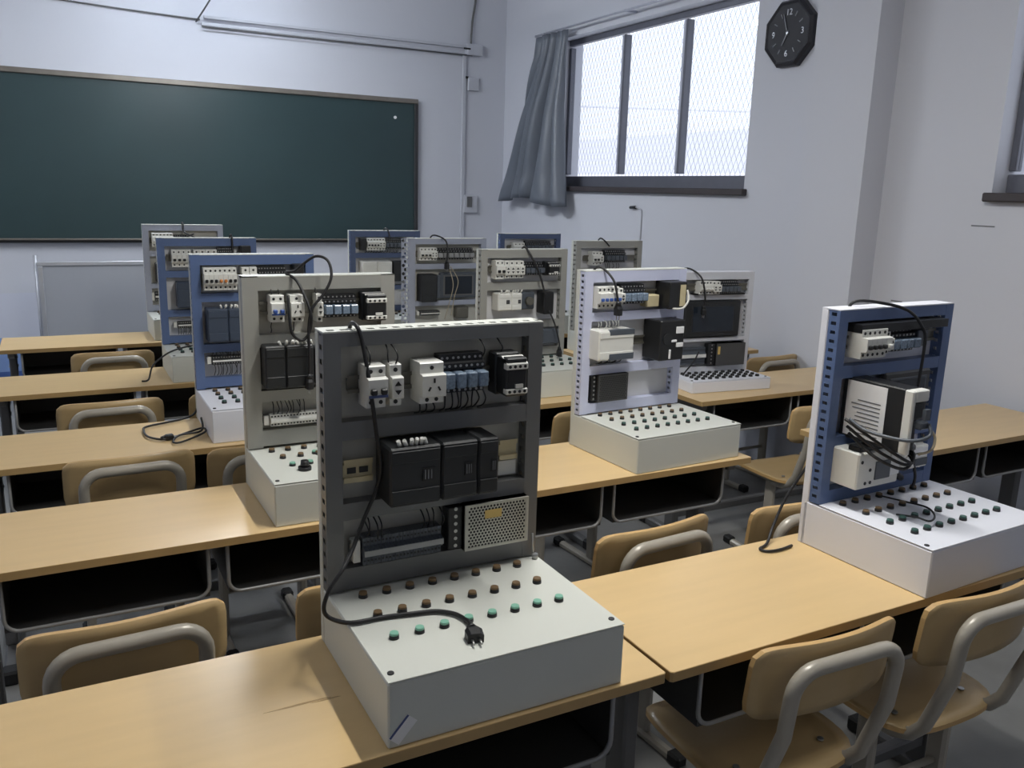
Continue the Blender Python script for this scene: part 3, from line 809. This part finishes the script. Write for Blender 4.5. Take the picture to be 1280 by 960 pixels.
def cord(root, pts, r=.0042, plug=None, sub=6, m='cable'):
    o = obj('power_cord', MB().tube(pts, r, 7, sub=sub), M[m], root)
    if plug:
        p, d, s = Vector(plug[0]), Vector(plug[1]).normalized(), plug[2] if len(plug) > 2 else 1
        b = MB(); b.cyl(p, d, .006*s, .014*s, 8, 0, .010*s)
        u = d.cross(Vector((0,0,1)) if abs(d.z) < .8 else Vector((1,0,0))).normalized(); v = d.cross(u)
        c0_ = p+d*.014*s; c1 = p+d*.042*s
        q = []
        for c_, ru, rv in ((c0_, .010, .008), (c0_+d*.008*s, .014, .010), (c1, .013, .010)):
            q += [c_+u*ru*s*a+v*rv*s*e for a, e in ((-1,-.6),(-.6,-1),(.6,-1),(1,-.6),(1,.6),(.6,1),(-.6,1),(-1,.6))]
        fs = [[l*8+k, l*8+(k+1)%8, (l+1)*8+(k+1)%8, (l+1)*8+k] for l in (0,1) for k in range(8)]+[list(range(8))[::-1], [16+k for k in range(8)]]
        b.add(q, fs)
        for a in (-1, 1): b.box(0,0,0,0,0,0) if False else b.tube([c1+u*.006*s*a, c1+u*.006*s*a+d*.014*s], .0018*s, 5, 1)
        obj('plug', b, [M['black'], M['steel']], o)
    return o
W0, D0, H0 = .475, .385, .125     # the housing shell stands behind the base, down to the desk
def trainer(label, loc, rz, paint, W=W0, D=D0, Hh=H0, box='enamel'):
    r = thing('control_trainer', label, 'trainer', loc, math.radians(rz), 'control trainers on the desks')
    base(r, W, D, Hh, box)
    return r
def grid_buttons(r, rows, x0, x1, n, z=H0, rad=.0095, far=False):
    for y, col in rows:
        for k in range(n): button(r, x0+(x1-x0)*k/(n-1), y, z, col, rad, .0115)
RAILS = [(.625, .652), (.440, .477), (.275, .310), (.127, .172)]

# ---- the dark grey trainer in front
P1 = trainer('dark grey trainer in front with a loose plug lying among its green buttons', (.433, 1.205, .75), 0, 'dark')
frame(P1, W0, H0, .652, 'dark', RAILS, plate=PLATE)
grid_buttons(P1, [(.311,'brown'), (.223,'brown'), (.134,'green')], .060, .408, 8)
rail(P1, .05, .425, .548); breaker(P1, .073, .113, .508, .590, 'black', poles=2, stripe='bluestripe'); fuse(P1, .122, .146, .508, .590)
socket(P1, .182, .232, .508, .590); relays(P1, .234, .332, .520, .598, 4); contactor(P1, .360, .408, .512, .592)
rail(P1, .040, .1, .372, 'cream', hh=.024); rail(P1, .385, .428, .376, 'cream', hh=.022)
for x in (.057, .082): obj('rail_slot', MB().box(x-.009, x+.009, YP-.0056, YP-.004, .366, .378), M['dot'], P1)
plc(P1, .108, .345, .312, .432, .085, splits=(.46, .80), ferr=6, ferrx=(.12,.36), window='black')
obj('pale_patch', MB().box(.385, .428, YP-.004, YP, .318, .350), M['white'], P1)  # small pale rectangle over the back plate
rail(P1, .05, .25, .21); term(P1, .070, .240, .178, .236, 22, body='bezel', mark='lip')
psu(P1, .256, .441, .174, .276, .045)
wires(P1, [(.085,.588,.625),(.128,.588,.625),(.137,.588,.625),(.33,.59,.625),(.37,.59,.625)]+[(.078+.011*k,.232,.272) for k in range(4)]+[(.2+.014*k,.235,.275) for k in range(4)]+[(.19,.508,.478),(.205,.508,.478),(.215,.508,.478)]+[(.245+.024*k,.522,.478) for k in range(4)]+[(.258+.024*k,.522,.478) for k in range(4)])
cord(P1, [(.075,.40,.55),(.066,.395,.63),(.063,.378,.664),(.066,.348,.662),(.074,.340,.63),(.080,.318,.552),(.094,.322,.455),(.104,.325,.388),(.098,.335,.339),(.073,.335,.284),(.036,.300,.235),(.004,.262,.215),(-.025,.25,.185),(-.036,.25,.150),(-.026,.246,.130),(.003,.21,.131),(.066,.206,.1305),(.118,.196,.131),(.163,.186,.131),(.193,.160,.131),(.202,.125,.132),(.198,.105,.134)], .0042, ((.197,.102,.1345),(-.22,-1,-.05),1.15))
b = MB().cyl((.463,.33,H0),(0,0,1),.007,.012,8).cyl((.4615,.336,H0+.012),(-.02,.1,1),.0028,.045,6)
obj('stay_rod', b, M['steel'], P1)
st = obj('sticker', MB().box(-.012,.012,-.0008,0,-.025,.025), M['paper'], P1, (.026,-.0004,.032), (0, math.radians(42), 0))
obj('sticker_stripe', MB().box(-.012,-.008,-.0013,-.0007,-.024,.025), M['bluestripe'], st)

# ---- blue trainer with the drive, right
P2 = trainer('blue-framed trainer at right with a white-faced drive and white controller', (1.777, 1.187, .75), 2.2, 'blue', box='enamel2')
frame(P2, W0, H0, .648, 'blue', [(.618,.648),(.468,.500),(.278,.310),(.125,.160)], yf=.335, pitch=.0235, plate=M['enamel2'], hole_h=.009, yb=.372, topholes=False, shell='enamel2')
grid_buttons(P2, [(.305,'brown'), (.232,'brown'), (.160,'dgreen'), (.090,'dgreen')], .058, .405, 8)
YB2 = .36
rail(P2, .05, .43, .562, yb=YB2); obj('wire_duct', MB().box(.06,.42,.31,YB2,.590,.612), M['black'], P2)
for k in range(4): breaker(P2, .060+.019*k, .079+.019*k, .523, .600, 'black', yb=YB2, d=.07)
breaker(P2, .136, .160, .523, .600, 'white', yb=YB2, d=.07); fuse(P2, .160, .180, .530, .590, yb=YB2)
relays(P2, .182, .300, .530, .592, 4, yb=YB2); obj('end_block', MB().box(.302,.345,.315,YB2,.540,.585,0,.002), M['bezel'], P2)
dv = obj('servo_drive', MB().box(.075,.135,.175,YB2,.305,.470,0,.003), M['black'], P2)
obj('side_label', MB().box(.0738,.0752,.225,.345,.315,.462), M['paper'], dv, label='white specification label')
for k in range(9): obj('label_print', MB().box(.0733,.0738,.24,.24+random.uniform(.05,.09),.325+.011*k,.328+.011*k), M['ink'], dv)
obj('front_bracket', MB().box(.072,.085,.150,.176,.305,.470,0,.003).box(.085,.136,.150,.176,.440,.470,0,.003), M['white'], dv)
obj('connector', MB().box(.086,.130,.155,.176,.395,.438,0,.003), M['black'], dv)
obj('connector', MB().box(.095,.125,.135,.158,.372,.392,0,.003).box(.100,.118,.130,.14,.398,.425), M['bezel'], dv)
hmi(P2, .205, .405, .318, .470, yb=YB2-.01, bezel='psud', inner='bezel')
pl = obj('controller_module', MB().box(.035,.205,.255,YB2,.185,.285,0,.004), M['white'], P2, label='white programmable controller')
obj('face_panel', MB().box(.105,.165,.252,.256,.205,.255,0,.001), M['bezel'], pl)
obj('vent_panel', MB().box(.165,.203,.252,.256,.21,.27,0,.001), M['paper'], pl)
obj('terminal_row', MB().box(.045,.2,.262,.30,.285,.298,0,.002), M['black'], pl)
dots(pl, [(.05,.255,.26),(.07,.255,.20),(.09,.255,.20),(.085,.255,.235)], .005)
o = obj('converter_box', MB().box(.262,.372,.285,YB2,.198,.262,0,.003), M['white'], P2); obj('display', MB().box(.315,.368,.282,.286,.205,.225), M['bezel'], o); obj('lid_face', MB().box(.268,.366,.283,.286,.232,.258), M['paper'], o)
obj('wire_bundle', MB().tube([(.21,.30,.30),(.225,.285,.27),(.228,.285,.22),(.235,.29,.185)], .012, 7, sub=4).tube([(.225,.31,.29),(.29,.325,.185),(.33,.33,.155)], .010, 7, sub=4).tube([(.12,.22,.30),(.18,.22,.295),(.24,.25,.28)], .012, 7, sub=4), M['cable'], P2)
obj('signal_cable', MB().tube([(.025,.29,.372),(.035,.24,.350),(.07,.15,.345),(.11,.12,.36),(.125,.135,.385)], .0048, 7, sub=6), M['bezel'], P2, label='grey signal cable')
obj('signal_cable', MB().tube([(.115,.145,.305),(.15,.135,.315),(.165,.14,.345),(.15,.15,.37)], .0035, 7, sub=6), M['cream_w'], P2)
for k in range(3): obj('signal_cable', MB().tube([(.02+.01*k,.30,.37-.02*k),(.05,.22,.325-.02*k),(.10,.17,.285-.012*k),(.15,.18,.27+.01*k),(.17,.22,.29)], .0042, 6, sub=6), M['cable'], P2)
obj('signal_cable', MB().tube([(.15,.16,.30),(.19,.22,.27),(.20,.25,.24),(.17,.25,.28)], .0028, 6, sub=6), M['white'], P2)
cord(P2, [(.09,.39,.62),(.095,.375,.662),(.15,.345,.664),(.225,.305,.645),(.275,.29,.60),(.290,.285,.549),(.283,.285,.371),(.30,.285,.252),(.335,.29,.172),(.345,.30,.135)], .0042)
obj('spare_wire', MB().tube([(.193,.289,.135),(.222,.234,.132),(.210,.163,.142),(.172,.115,.142),(.125,.097,.142),(.118,.13,.142),(.119,.186,.130)], .0026, 6, sub=6), M['cable'], P2)
cord(P2, [(.06,.39,.30),(.055,.41,.24),(.03,.43,.175),(-.01,.44,.11),(-.06,.43,.04),(-.105,.405,.008),(-.145,.392,.005),(-.14,.37,.005),(-.10,.362,.005),(-.05,.368,.005)], .0040)

# ---- warm grey trainer behind it on the left
L2 = trainer('warm grey trainer on the second left desk with a cord looped over its top', (.484, 2.246, .75), 0, 'grey')
frame(L2, W0, H0, .655, 'grey', [(.612,.652),(.440,.478),(.270,.305),(.130,.180)], fl=.046, topholes=False, holes=False)
grid_buttons(L2, [(.300,'brown')], .060, .406, 8); grid_buttons(L2, [(.225,'brown')], .076, .396, 7)
for k in range(3): button(L2, .085+.052*k, .145, H0, 'green')
button(L2, .175, .235, H0, 'green')
b = MB().cyl((.108,.095,H0),(0,0,1),.019,.010,16).cyl((.108,.095,H0+.01),(0,0,1),.013,.018,14,0,.011)
obj('selector_knob', b, M['black'], L2)
rail(L2, .05, .43, .558, hh=.02); breaker(L2, .075, .116, .520, .600, 'blue', stripe='blue', poles=2); socket(L2, .133, .172, .520, .600); fuse(L2, .214, .232, .515, .600)
relays(L2, .238, .345, .525, .595, 4); contactor(L2, .365, .428, .515, .596)
plc(L2, .048, .195, .322, .452, .08, splits=(.42,), ferr=8, ferrx=(.35,.98)); obj('relay_block', MB().box(.20,.36,.30,YP,.325,.44,0,.004), M['plc'], L2)
rail(L2, .05, .43, .212); term(L2, .068, .40, .194, .230, 34, body='white')
wires(L2, [(.08+.012*k,.23,.272) for k in range(9)]+[(.25+.012*k,.23,.272) for k in range(9)]+[(.085,.598,.62),(.105,.598,.62),(.22,.6,.62),(.15,.52,.482),(.085,.52,.482)], m='cable')
cord(L2, [(.123,.302,.6),(.122,.285,.54),(.128,.282,.49),(.158,.282,.468),(.183,.282,.501),(.182,.282,.562),(.158,.33,.640),(.135,.37,.661),(.16,.36,.668),(.182,.345,.69),(.217,.33,.714),(.248,.31,.702),(.252,.29,.657),(.229,.285,.609),(.189,.28,.562),(.177,.28,.502),(.176,.275,.428),(.175,.278,.36)], .0044, ((.175,.278,.365),(0,0,-1),1.1))

# ---- lavender trainer
R2 = trainer('pale lavender trainer on the middle desk with blue breaker levers and white controller', (1.685, 2.225, .75), 3, 'lav')
frame(R2, W0, H0, .652, 'lav', [(.612,.652),(.470,.503),(.272,.305),(.127,.165)], yf=.345, fl=.036, pitch=.0215, plate=PLATE2, hole_h=.009, topholes=False)
grid_buttons(R2, [(.305,'brown'), (.235,'brown'), (.165,'dgreen'), (.094,'dgreen')], .065, .398, 8, rad=.0085)
rail(R2, .05, .43, .562)
for k in range(5): breaker(R2, .040+.019*k, .059+.019*k, .520, .598, 'blue')
fuse(R2, .137, .157, .530, .590); relays(R2, .162, .270, .530, .600, 4)
obj('terminal_box', MB().box(.275,.335,.33,YP,.515,.56,0,.003), M['cream'], R2)
o = obj('drive_unit', MB().box(.345,.43,.285,YP,.510,.610,0,.003), M['black'], R2); obj('side_terminal', MB().box(.395,.42,.281,.286,.52,.60), M['cream'], o)
obj('signal_cable', MB().tube([(.36,.28,.512),(.40,.27,.515),(.425,.27,.545),(.425,.28,.58)], .004, 6, sub=6), M['white'], R2)
o = plc(R2, .030, .190, .335, .445, .085, body='white', splits=(), ferr=0)
for za, zb in ((.425,.447),(.335,.36)): obj('terminal_row', MB().box(.075,.19,.284,.30,za,zb,0,.002), M['bezel'], o)
wires(R2, [(.07+.011*k,.445,.478) for k in range(9)], .0018, 'white'); wires(R2, [(.08+.011*k,.338,.308) for k in range(9)], .0018, 'cable')
rail(R2, .20, .30, .388)
o = obj('drive_unit', MB().box(.300,.418,.270,YP,.318,.470,0,.004), M['black'], R2)
obj('cooling_fan', MB().cyl((.335,.270,.40),(0,-1,0),.022,.004,14), M['plc'], o)
for (a,c,e,f) in ((.375,.41,.42,.445),(.352,.378,.388,.396),(.378,.41,.368,.384),(.345,.352,.325,.36)): obj('terminal_tab', MB().box(a,c,.265,.271,e,f,0,.001), M['paper'], o)
psu(R2, .045, .205, .170, .272, .045, dark=True, label=None, tb=.14, pitch=.0075)
cord(R2, [(.055,.40,.60),(.060,.37,.662),(.078,.345,.66),(.092,.30,.62),(.102,.285,.555),(.104,.283,.545)], .0044, ((.104,.283,.55),(.02,0,-1),1.2))

# ---- blue trainer, third left desk
L3 = trainer('bright blue trainer on the third left desk behind the warm grey trainer', (.46, 3.12, .75), 0, 'blue', box='enamel2')
frame(L3, W0, H0, .652, 'blue', [(.612,.650),(.470,.503),(.270,.303),(.130,.170)], topholes=True, plate=PLATE2)
grid_buttons(L3, [(.30,'brown'),(.235,'brown'),(.165,'dgreen'),(.095,'dgreen')], .06, .40, 8)
rail(L3, .04, .43, .562)
for k in range(7): breaker(L3, .042+.0175*k, .0595+.0175*k, .518, .604, 'black' if k < 3 else ('orange' if k < 5 else 'black'))
for k in range(2): fuse(L3, .185+.03*k, .213+.03*k, .52, .604)
relays(L3, .25, .36, .525, .605, 5); obj('relay_block', MB().box(.385,.425,.31,YP,.55,.615,0,.003), M['black'], L3)
plc(L3, .045, .20, .318, .448, .075, body='slate', splits=(.5,), ferr=6, ferrx=(.35,.85)); plc(L3, .205, .36, .318, .448, .075, body='slate', splits=(.5,))
rail(L3, .05, .40, .238); term(L3, .062, .30, .222, .256, 24); wires(L3, [(.07+.011*k,.254,.272) for k in range(10)]+[(.07+.011*k,.224,.175) for k in range(10)])
cord(L3, [(.02,.40,.12),(-.0,.396,.03),(-.05,.37,.009),(-.19,.30,.009),(-.21,.24,.009),(-.204,.155,.009),(-.165,.10,.009),(-.127,.112,.009)], .0042, ((-.165,.105,.012),(1,.2,0),1.0))
cord(L3, [(-.12,.11,.009),(-.06,.165,.009),(-.008,.19,.012),(-.012,.12,.014),(-.10,.04,.009),(-.13,.05,.009),(-.10,.12,.012),(-.02,.14,.016),(-.010,.2,.05)], .0040)

# ---- grey trainer, third middle desk
M3 = trainer('mid grey trainer on the third middle desk seen over the dark grey frame', (1.78, 3.30, .75), 0, 'grey')
frame(M3, W0, H0, .652, 'grey', [(.612,.650),(.458,.495),(.27,.305),(.13,.17)], topholes=False, holes=True, plate=PLATE2)
for y, x0_, n in ((.29,.05,8),(.20,.06,8),(.11,.07,8)): grid_buttons(M3, [(y,'dgreen')], x0_, .42, n)
rail(M3, .045, .43, .560)
breaker(M3, .062, .108, .515, .603, 'black', poles=2); 
for k in range(4): fuse(M3, .112+.026*k, .137+.026*k, .518, .600)
relays(M3, .222, .330, .530, .592, 4, cover='bezel'); contactor(M3, .345, .40, .53, .59)
plc(M3, .07, .20, .365, .448, .07, body='white', splits=(.55,), ferr=8, ferrx=(.2,.95), window='dot')
o = obj('cam_switch', MB().box(.215,.29,.34,YP,.362,.445,0,.005), M['bezel'], M3); obj('knob', MB().cyl((.255,.34,.405),(0,-1,0),.02,.022,14), M['din'], o)
obj('adapter', MB().box(.318,.375,.295,YP,.34,.45,0,.005), M['black'], M3)
o = obj('drive_unit', MB().box(.30,.42,.31,YP,.19,.262,0,.005), M['bezel'], M3)
cord(M3, [(.225,.40,.60),(.235,.365,.664),(.262,.325,.61),(.297,.305,.527),(.318,.29,.44)], .005)
cord(M3, [(.345,.29,.36),(.37,.27,.29),(.385,.25,.21),(.385,.245,.18)], .0042, ((.385,.245,.185),(0,0,-1),1.1))

# ---- white trainer with a shallow base, right column
R3 = trainer('white trainer with a shallow buttons base on the desk by the right wall', (2.655, 3.115, .75), -6, 'white', W=.46, D=.24, Hh=.058, box='enamel2')
frame(R3, .46, .058, .562, 'white', [(.525,.560),(.425,.450),(.215,.232),(.058,.085)], yf=.20, fl=.030, yb=.236, topholes=False, pitch=.022, plate=PLATE2, shell='enamel2')
for y in (.165,.125,.085,.045):
    for k in range(10): button(R3, .05+.040*k, y, .058, 'black', .0105, .010)
YB3 = .222
rail(R3, .05, .43, .487, yb=YB3)
for k in range(4): breaker(R3, .12+.018*k, .138+.018*k, .455, .52, 'white', yb=YB3, d=.06)
fuse(R3, .193, .215, .455, .518, yb=YB3); fuse(R3, .215, .24, .455, .518, yb=YB3); relays(R3, .242, .36, .455, .52, 5, cover='bezel', yb=YB3)
obj('wire_duct', MB().box(.10,.40,.185,YB3,.450,.458), M['black'], R3)
hmi(R3, .055, .385, .238, .42, yb=YB3-.005, d=.03, bezel='plc', inner='plc')
term(R3, .05, .20, .10, .185, 16, yb=YB3, d=.03, body='bezel'); o = psu(R3, .205, .42, .092, .205, .05, yb=YB3, dark=True, label=None, tb=.2, perf=False)
obj('end_label', MB().box(.255,.268,.1705,.172,.15,.19), M['yellow'], o)
cord(R3, [(.055,.255,.53),(.062,.24,.575),(.088,.205,.574),(.118,.16,.535),(.134,.145,.45),(.134,.148,.40)], .0045, ((.134,.148,.405),(0,0,-1),1.1))
cord(R3, [(.14,.17,.17),(.11,.165,.12),(.06,.15,.08),(.03,.13,.064)], .0040)

# ---- second blue trainer on the left
L4 = trainer('blue trainer on the fourth left desk, second of the two blue ones on the left', (.452, 4.19, .75), 0, 'blue')
frame(L4, W0, H0, .652, 'blue', [(.612,.650),(.458,.490),(.262,.295),(.13,.165)], topholes=True, plate=PLATE2)
grid_buttons(L4, [(.30,'brown'),(.235,'brown'),(.165,'dgreen'),(.095,'dgreen')], .06, .40, 8)
rail(L4, .04, .43, .555)
for k in range(4): breaker(L4, .062+.0225*k, .084+.0225*k, .512, .596, 'black')
for k in range(4): fuse(L4, .165+.028*k, .192+.028*k, .512, .596)
relays(L4, .280, .36, .54, .605, 4); obj('relay_block', MB().box(.39,.44,.31,YP,.56,.615,0,.003), M['black'], L4)
plc(L4, .075, .23, .312, .440, .075, body='slate', splits=(.5,)); term(L4, .075, .30, .205, .238, 22); wires(L4, [(.08+.011*k,.21,.17) for k in range(8)])
cord(L4, [(.345,.40,.60),(.350,.365,.664),(.354,.345,.66),(.354,.335,.60),(.35,.32,.55)], .0045)
cord(L4, [(.16,.16,.135),(.105,.13,.15),(.02,.11,.135),(-.03,.10,.11),(-.078,.085,.07),(-.10,.06,.014),(-.13,.05,.010)], .0042)

# ---- pale blue-grey trainer with touch screen
M4 = trainer('pale blue-grey trainer with a touch screen and punched side plate, mid background', (1.76, 4.17, .75), 0, 'lgrey')
frame(M4, W0, H0, .652, 'lgrey', [(.620,.650),(.480,.510),(.272,.300),(.13,.165)], topholes=False, plate=PLATE, pitch=.02, hole_h=.008)
grid_buttons(M4, [(.30,'brown'),(.22,'brown'),(.14,'dgreen')], .06, .41, 8)
b = MB(); x = -.052
pm = perforated(0, .05, 0, .527, 0, .025)
obj('punched_plate', pm, FR['lgrey'], M4, (-.05, .352, H0))
rail(M4, .04, .43, .565)
for k in range(3): breaker(M4, .048+.022*k, .070+.022*k, .532, .602, 'black')
fuse(M4, .115, .133, .532, .602); fuse(M4, .133, .152, .532, .602); relays(M4, .156, .385, .535, .600, 7, cover='lip')
plc(M4, .05, .145, .30, .455, .08, body='plc', splits=()); obj('side_module', MB().box(.147,.165,.30,YP,.32,.45,0,.002), M['bezel'], M4)
hmi(M4, .178, .415, .312, .462); term(M4, .06, .18, .218, .245, 12)
obj('cam_switch', MB().box(.28,.36,.33,YP,.195,.26,0,.005), M['din'], M4)
obj('signal_cable', MB().tube([(.215,.30,.50),(.24,.29,.40),(.22,.29,.30),(.19,.29,.20)], .0022, 6, sub=6).tube([(.225,.30,.50),(.27,.29,.42),(.25,.29,.33),(.23,.29,.22)], .0022, 6, sub=6), M['cream_w'], M4)
cord(M4, [(.13,.40,.60),(.14,.375,.664),(.175,.35,.664),(.203,.315,.640),(.207,.30,.59),(.202,.295,.53)], .0045, ((.202,.295,.535),(0,0,-1),1.2))

# ---- grey trainer, window side, fourth row
R4 = trainer('grey trainer behind the lavender one, its top half showing against the side wall', (2.715, 3.95, .75), 0, 'grey')
frame(R4, W0, H0, .652, 'grey', [(.610,.650),(.458,.49),(.27,.30),(.13,.165)], topholes=False, plate=PLATE2, holes=True)
grid_buttons(R4, [(.30,'dgreen'),(.22,'dgreen'),(.14,'dgreen')], .06, .41, 8)
rail(R4, .06, .43, .55); breaker(R4, .095, .14, .51, .592, 'black', poles=2); fuse(R4, .142, .17, .515, .59); relays(R4, .195, .345, .525, .598, 5, cover='bezel'); plc(R4, .06, .25, .32, .44, .07)
wires(R4, [(.2+.02*k,.52,.48) for k in range(6)])
cord(R4, [(.165,.40,.60),(.172,.37,.664),(.195,.345,.652),(.22,.33,.62)], .0045)

# ---- farthest row
L5 = trainer('grey trainer on the farthest left desk, leftmost against the blackboard', (.495, 5.40, .75), 0, 'lgrey')
frame(L5, W0, H0, .662, 'lgrey', [(.625,.660),(.468,.500),(.27,.30),(.13,.165)], topholes=False, plate=PLATE)
grid_buttons(L5, [(.30,'brown'),(.22,'brown'),(.14,'dgreen')], .06, .41, 8)
for k in range(6): breaker(L5, .05+.02*k, .07+.02*k, .53, .612, 'white')
relays(L5, .18, .26, .54, .60, 3); plc(L5, .06, .2, .31, .43, .07); term(L5, .05, .2, .19, .25, 14); rail(L5, .04, .43, .565)
cord(L5, [(.23,.40,.60),(.233,.37,.672),(.236,.345,.662),(.237,.33,.62),(.27,.29,.60),(.30,.29,.58),(.27,.29,.56),(.25,.29,.59),(.29,.29,.61)], .0048)
M5 = trainer('dull blue trainer on the farthest middle desk at the lower right blackboard corner', (1.68, 5.0, .75), 0, 'navy')
frame(M5, W0, H0, .652, 'navy', [(.612,.650),(.478,.51),(.27,.30),(.13,.165)], topholes=False, plate=PLATE2)
grid_buttons(M5, [(.30,'brown'),(.22,'brown'),(.14,'dgreen')], .06, .41, 8)
rail(M5, .04, .43, .562); obj('relay_block', MB().box(.06,.095,.31,YP,.53,.605,0,.003), M['black'], M5)
for k in range(4): breaker(M5, .10+.02*k, .12+.02*k, .530, .606, 'black')
fuse(M5, .18, .20, .53, .606); fuse(M5, .20, .222, .53, .606); relays(M5, .225, .36, .535, .605, 5, cover='bezel'); wires(M5, [(.10+.018*k,.53,.512) for k in range(14)], .002)
plc(M5, .06, .26, .36, .46, .08, body='white'); plc(M5, .27, .42, .33, .46, .08, body='plc')
cord(M5, [(.23,.40,.60),(.236,.37,.664),(.25,.345,.655),(.26,.33,.60)], .0045)
R5 = trainer('navy trainer on the farthest window-side desk, only its top showing', (2.675, 4.85, .75), 0, 'navy')
frame(R5, W0, H0, .645, 'navy', [(.610,.643),(.458,.49),(.27,.30),(.13,.165)], topholes=False, plate=PLATE2)
grid_buttons(R5, [(.30,'dgreen'),(.22,'dgreen'),(.14,'dgreen')], .06, .41, 8)
rail(R5, .06, .43, .55); breaker(R5, .09, .12, .51, .585, 'black'); breaker(R5, .12, .15, .51, .585, 'black'); fuse(R5, .15, .175, .51, .585); relays(R5, .19, .39, .525, .597, 7, cover='bezel'); plc(R5, .06, .25, .32, .44, .07)
